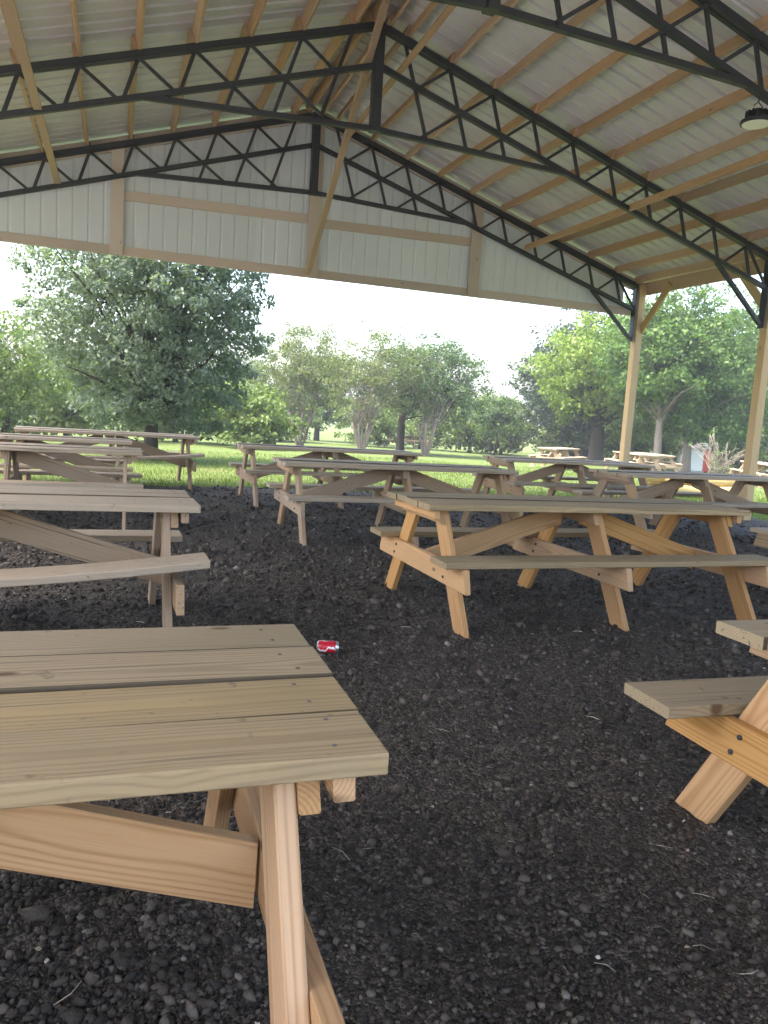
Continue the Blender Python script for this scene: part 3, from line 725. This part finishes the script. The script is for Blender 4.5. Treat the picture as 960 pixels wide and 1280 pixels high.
tree('myrtle_tree', 'crape myrtle with thick reddish brown clustered stems by the dark trunk', 13.2, 33.2, 1.5, .06, (.8, .2, 3.3), (2.3, 1.9, 1.8), 150, 56, .38, .11, 'leaf_oak', 'bark_pale', 5, 30, spread=.7)
tree('young_tree', 'small young tree with light green leaves alone on the lawn', 19.0, 38.0, 1.0, .05, (0, 0, 2.2), (1.8, 1.7, 1.2), 110, 32, .32, .15, 'leaf_oak', 'bark', 3, 14, spread=.8)
tree('sycamore_tree', 'bright yellow green sycamore with a stout dark trunk behind the far post', 23.0, 34.5, 2.4, .36, (-.7, -.4, 4.6), (3.4, 3.0, 2.6), 330, 40, .50, .20, 'leaf_syc', 'bark', 1, 26)
tree('evergreen_tree', 'tall dark evergreen tree looming behind the yellow green sycamore', 26.0, 40.5, 2.0, .3, (-.9, 0, 4.6), (4.0, 3.0, 4.2), 420, 38, .55, .2, 'leaf_dark', 'bark', 1, 24)
tree('maple_tree', 'spreading green maple behind the nearer timber post', 24.6, 29.6, 2.2, .19, (.2, 0, 4.6), (4.4, 3.6, 3.6), 720, 42, .48, .17, 'leaf_maple', 'bark_pale', 1, 34, low=-.9)
tree('maple_tree', 'green maple crown filling the gap between the two timber posts', 22.2, 28.6, 2.6, .17, (-.2, 0, 5.2), (3.0, 3.0, 3.0), 430, 40, .46, .17, 'leaf_maple', 'bark_pale', 1, 26, low=-.7)
tree('bare_shrub', 'grey bare twigged shrub beside the nearer timber post', 20.3, 22.8, .3, .03, (0, 0, 1.3), (1.3, 1.2, 1.1), 26, 8, .2, .08, 'leaf_maple', 'bark_pale', 6, 60, cat='shrub', spread=.9)
tree('bush_tree', 'yellow green bushy tree at the side of the pear tree', -3.6, 25.5, .6, .1, (0, 0, 2.1), (2.3, 2.1, 2.0), 330, 38, .36, .13, 'leaf_bush', 'bark', 3, 16)
# wood line and hedge behind, one thing each, sharing three grown shapes
def proto(nm, c, R_, nc, per, csz, lf, mat, th, tr):
    pts, cen, ou = crown_pts(c, R_, nc, per, csz, .45, None, -.95)
    mb = MB(); mb.add(tube([(0, 0, -.3), (0, 0, th*.5), (.05, 0, th)], [tr*1.3, tr, tr*.7], 7))
    for i in range(9): limb_mesh(mb, (0, 0, th*.9), cen[i*3], tr*.4, .02, .1, 5, i)
    return mb.mesh('trunk', M['bark'], True), leaves_mesh('crown', pts, lf, M[mat], out=ou)
PB = [proto('a', (0, 0, 4.2), (3.6, 3.2, 3.4), 300, 36, .62, .26, 'leaf_oak', 2.4, .22), proto('b', (0, 0, 4.6), (3.0, 2.8, 4.2), 280, 36, .62, .26, 'leaf_dark', 2.2, .22), proto('c', (0, 0, 1.5), (2.4, 2.0, 1.5), 170, 36, .42, .2, 'leaf_bush', .7, .1)]
kinds = ('dense green tree of the wood line behind the lawn', 'dark evergreen of the wood line behind the lawn', 'pale green rounded bush along the foot of the wood line')
rb = random.Random(11)
rowA = [(-14+5.2*i+rb.uniform(-1, 1), 52+rb.uniform(-3, 4), rb.choice((0, 0, 1)), (.45 if 17 < -14+5.2*i < 31 else .68)*rb.uniform(.85, 1.15)) for i in range(14)]
rowC = [(-9+3.7*i+rb.uniform(-.8, .8), 44.5+rb.uniform(-2, 2), 2, rb.uniform(.7, 1.2)) for i in range(15)]
rowE = [(-10.5, 50, 1, .72), (-7.0, 50, 1, .62), (30.5, 41, 0, 1.25), (35.5, 38, 0, 1.3), (35.5, 33.0, 0, 1.1), (28.5, 44, 1, 1.1), (-7.5, 29, 2, 1.2), (-1.8, 31, 2, 1.1), (2.2, 33, 2, 1.0), (4.6, 30.5, 2, .8), (26.6, 36.0, 2, 1.1)]
for i, (x, y, k, s) in enumerate(rowA+rowC+rowE):
    t = empty(('wood_tree', 'evergreen_tree', 'round_bush')[k], (x, y, lz(x, min(y, 60))), rb.uniform(0, 6.28)); t.scale = (s*rb.uniform(.9, 1.15), s*rb.uniform(.9, 1.15), s)
    tag(t, kinds[k], ('tree', 'tree', 'bush')[k], ('wood line trees', 'wood line evergreens', 'wood line bushes')[k])
    obj('trunk', PB[k][0], t); obj('crown', PB[k][1], t)

# small white shed with a red end wall
sx, sy = 27.9, 33.3; shed = empty('shed', (sx, sy, lz(sx, sy)), rad(-20)); shed.scale = (.62, .62, .62); tag(shed, 'small white garden shed with a red end far across the lawn', 'shed')
obj('wall', box_mesh('wall', 1.6, 2.0, 2.0, M['white']), shed, Matrix.Translation((0, 0, 1.0)))
obj('end_wall', box_mesh('end_wall', .5, 2.004, 1.99, M['red']), shed, Matrix.Translation((.9, 0, 1.0)))
V = [(-.95, -1.1, 1.98), (1.25, -1.1, 1.98), (1.25, 1.1, 1.98), (-.95, 1.1, 1.98), (-.95, 0, 2.45), (1.25, 0, 2.45)]
obj('roof', mesh_np('roof', V, [(0, 1, 5, 4), (2, 3, 4, 5), (0, 4, 3), (1, 2, 5), (3, 2, 1, 0)], M['roofdark']), shed)


# ------------------------------------------------------------------ thin haze, added to stand in for lens glare
m = bpy.data.materials.new('glare_haze_air'); m.use_nodes = True; t_ = m.node_tree; t_.nodes.remove(t_.nodes['Principled BSDF'])
pv = t_.nodes.new('ShaderNodeVolumePrincipled'); pv.inputs['Color'].default_value = (.93, .96, 1, 1); pv.inputs['Density'].default_value = .0018; pv.inputs['Anisotropy'].default_value = .4
t_.links.new(pv.outputs[0], t_.nodes['Material Output'].inputs['Volume'])
hz = obj('glare_haze', mesh_np('glare_haze', [(x, y, z) for x in (-930, 930) for y in (-330, 1230) for z in (-4, 10)], [(0, 1, 3, 2), (4, 6, 7, 5), (0, 4, 5, 1), (2, 3, 7, 6), (0, 2, 6, 4), (1, 5, 7, 3)], m)); hz['kind'] = 'stuff'
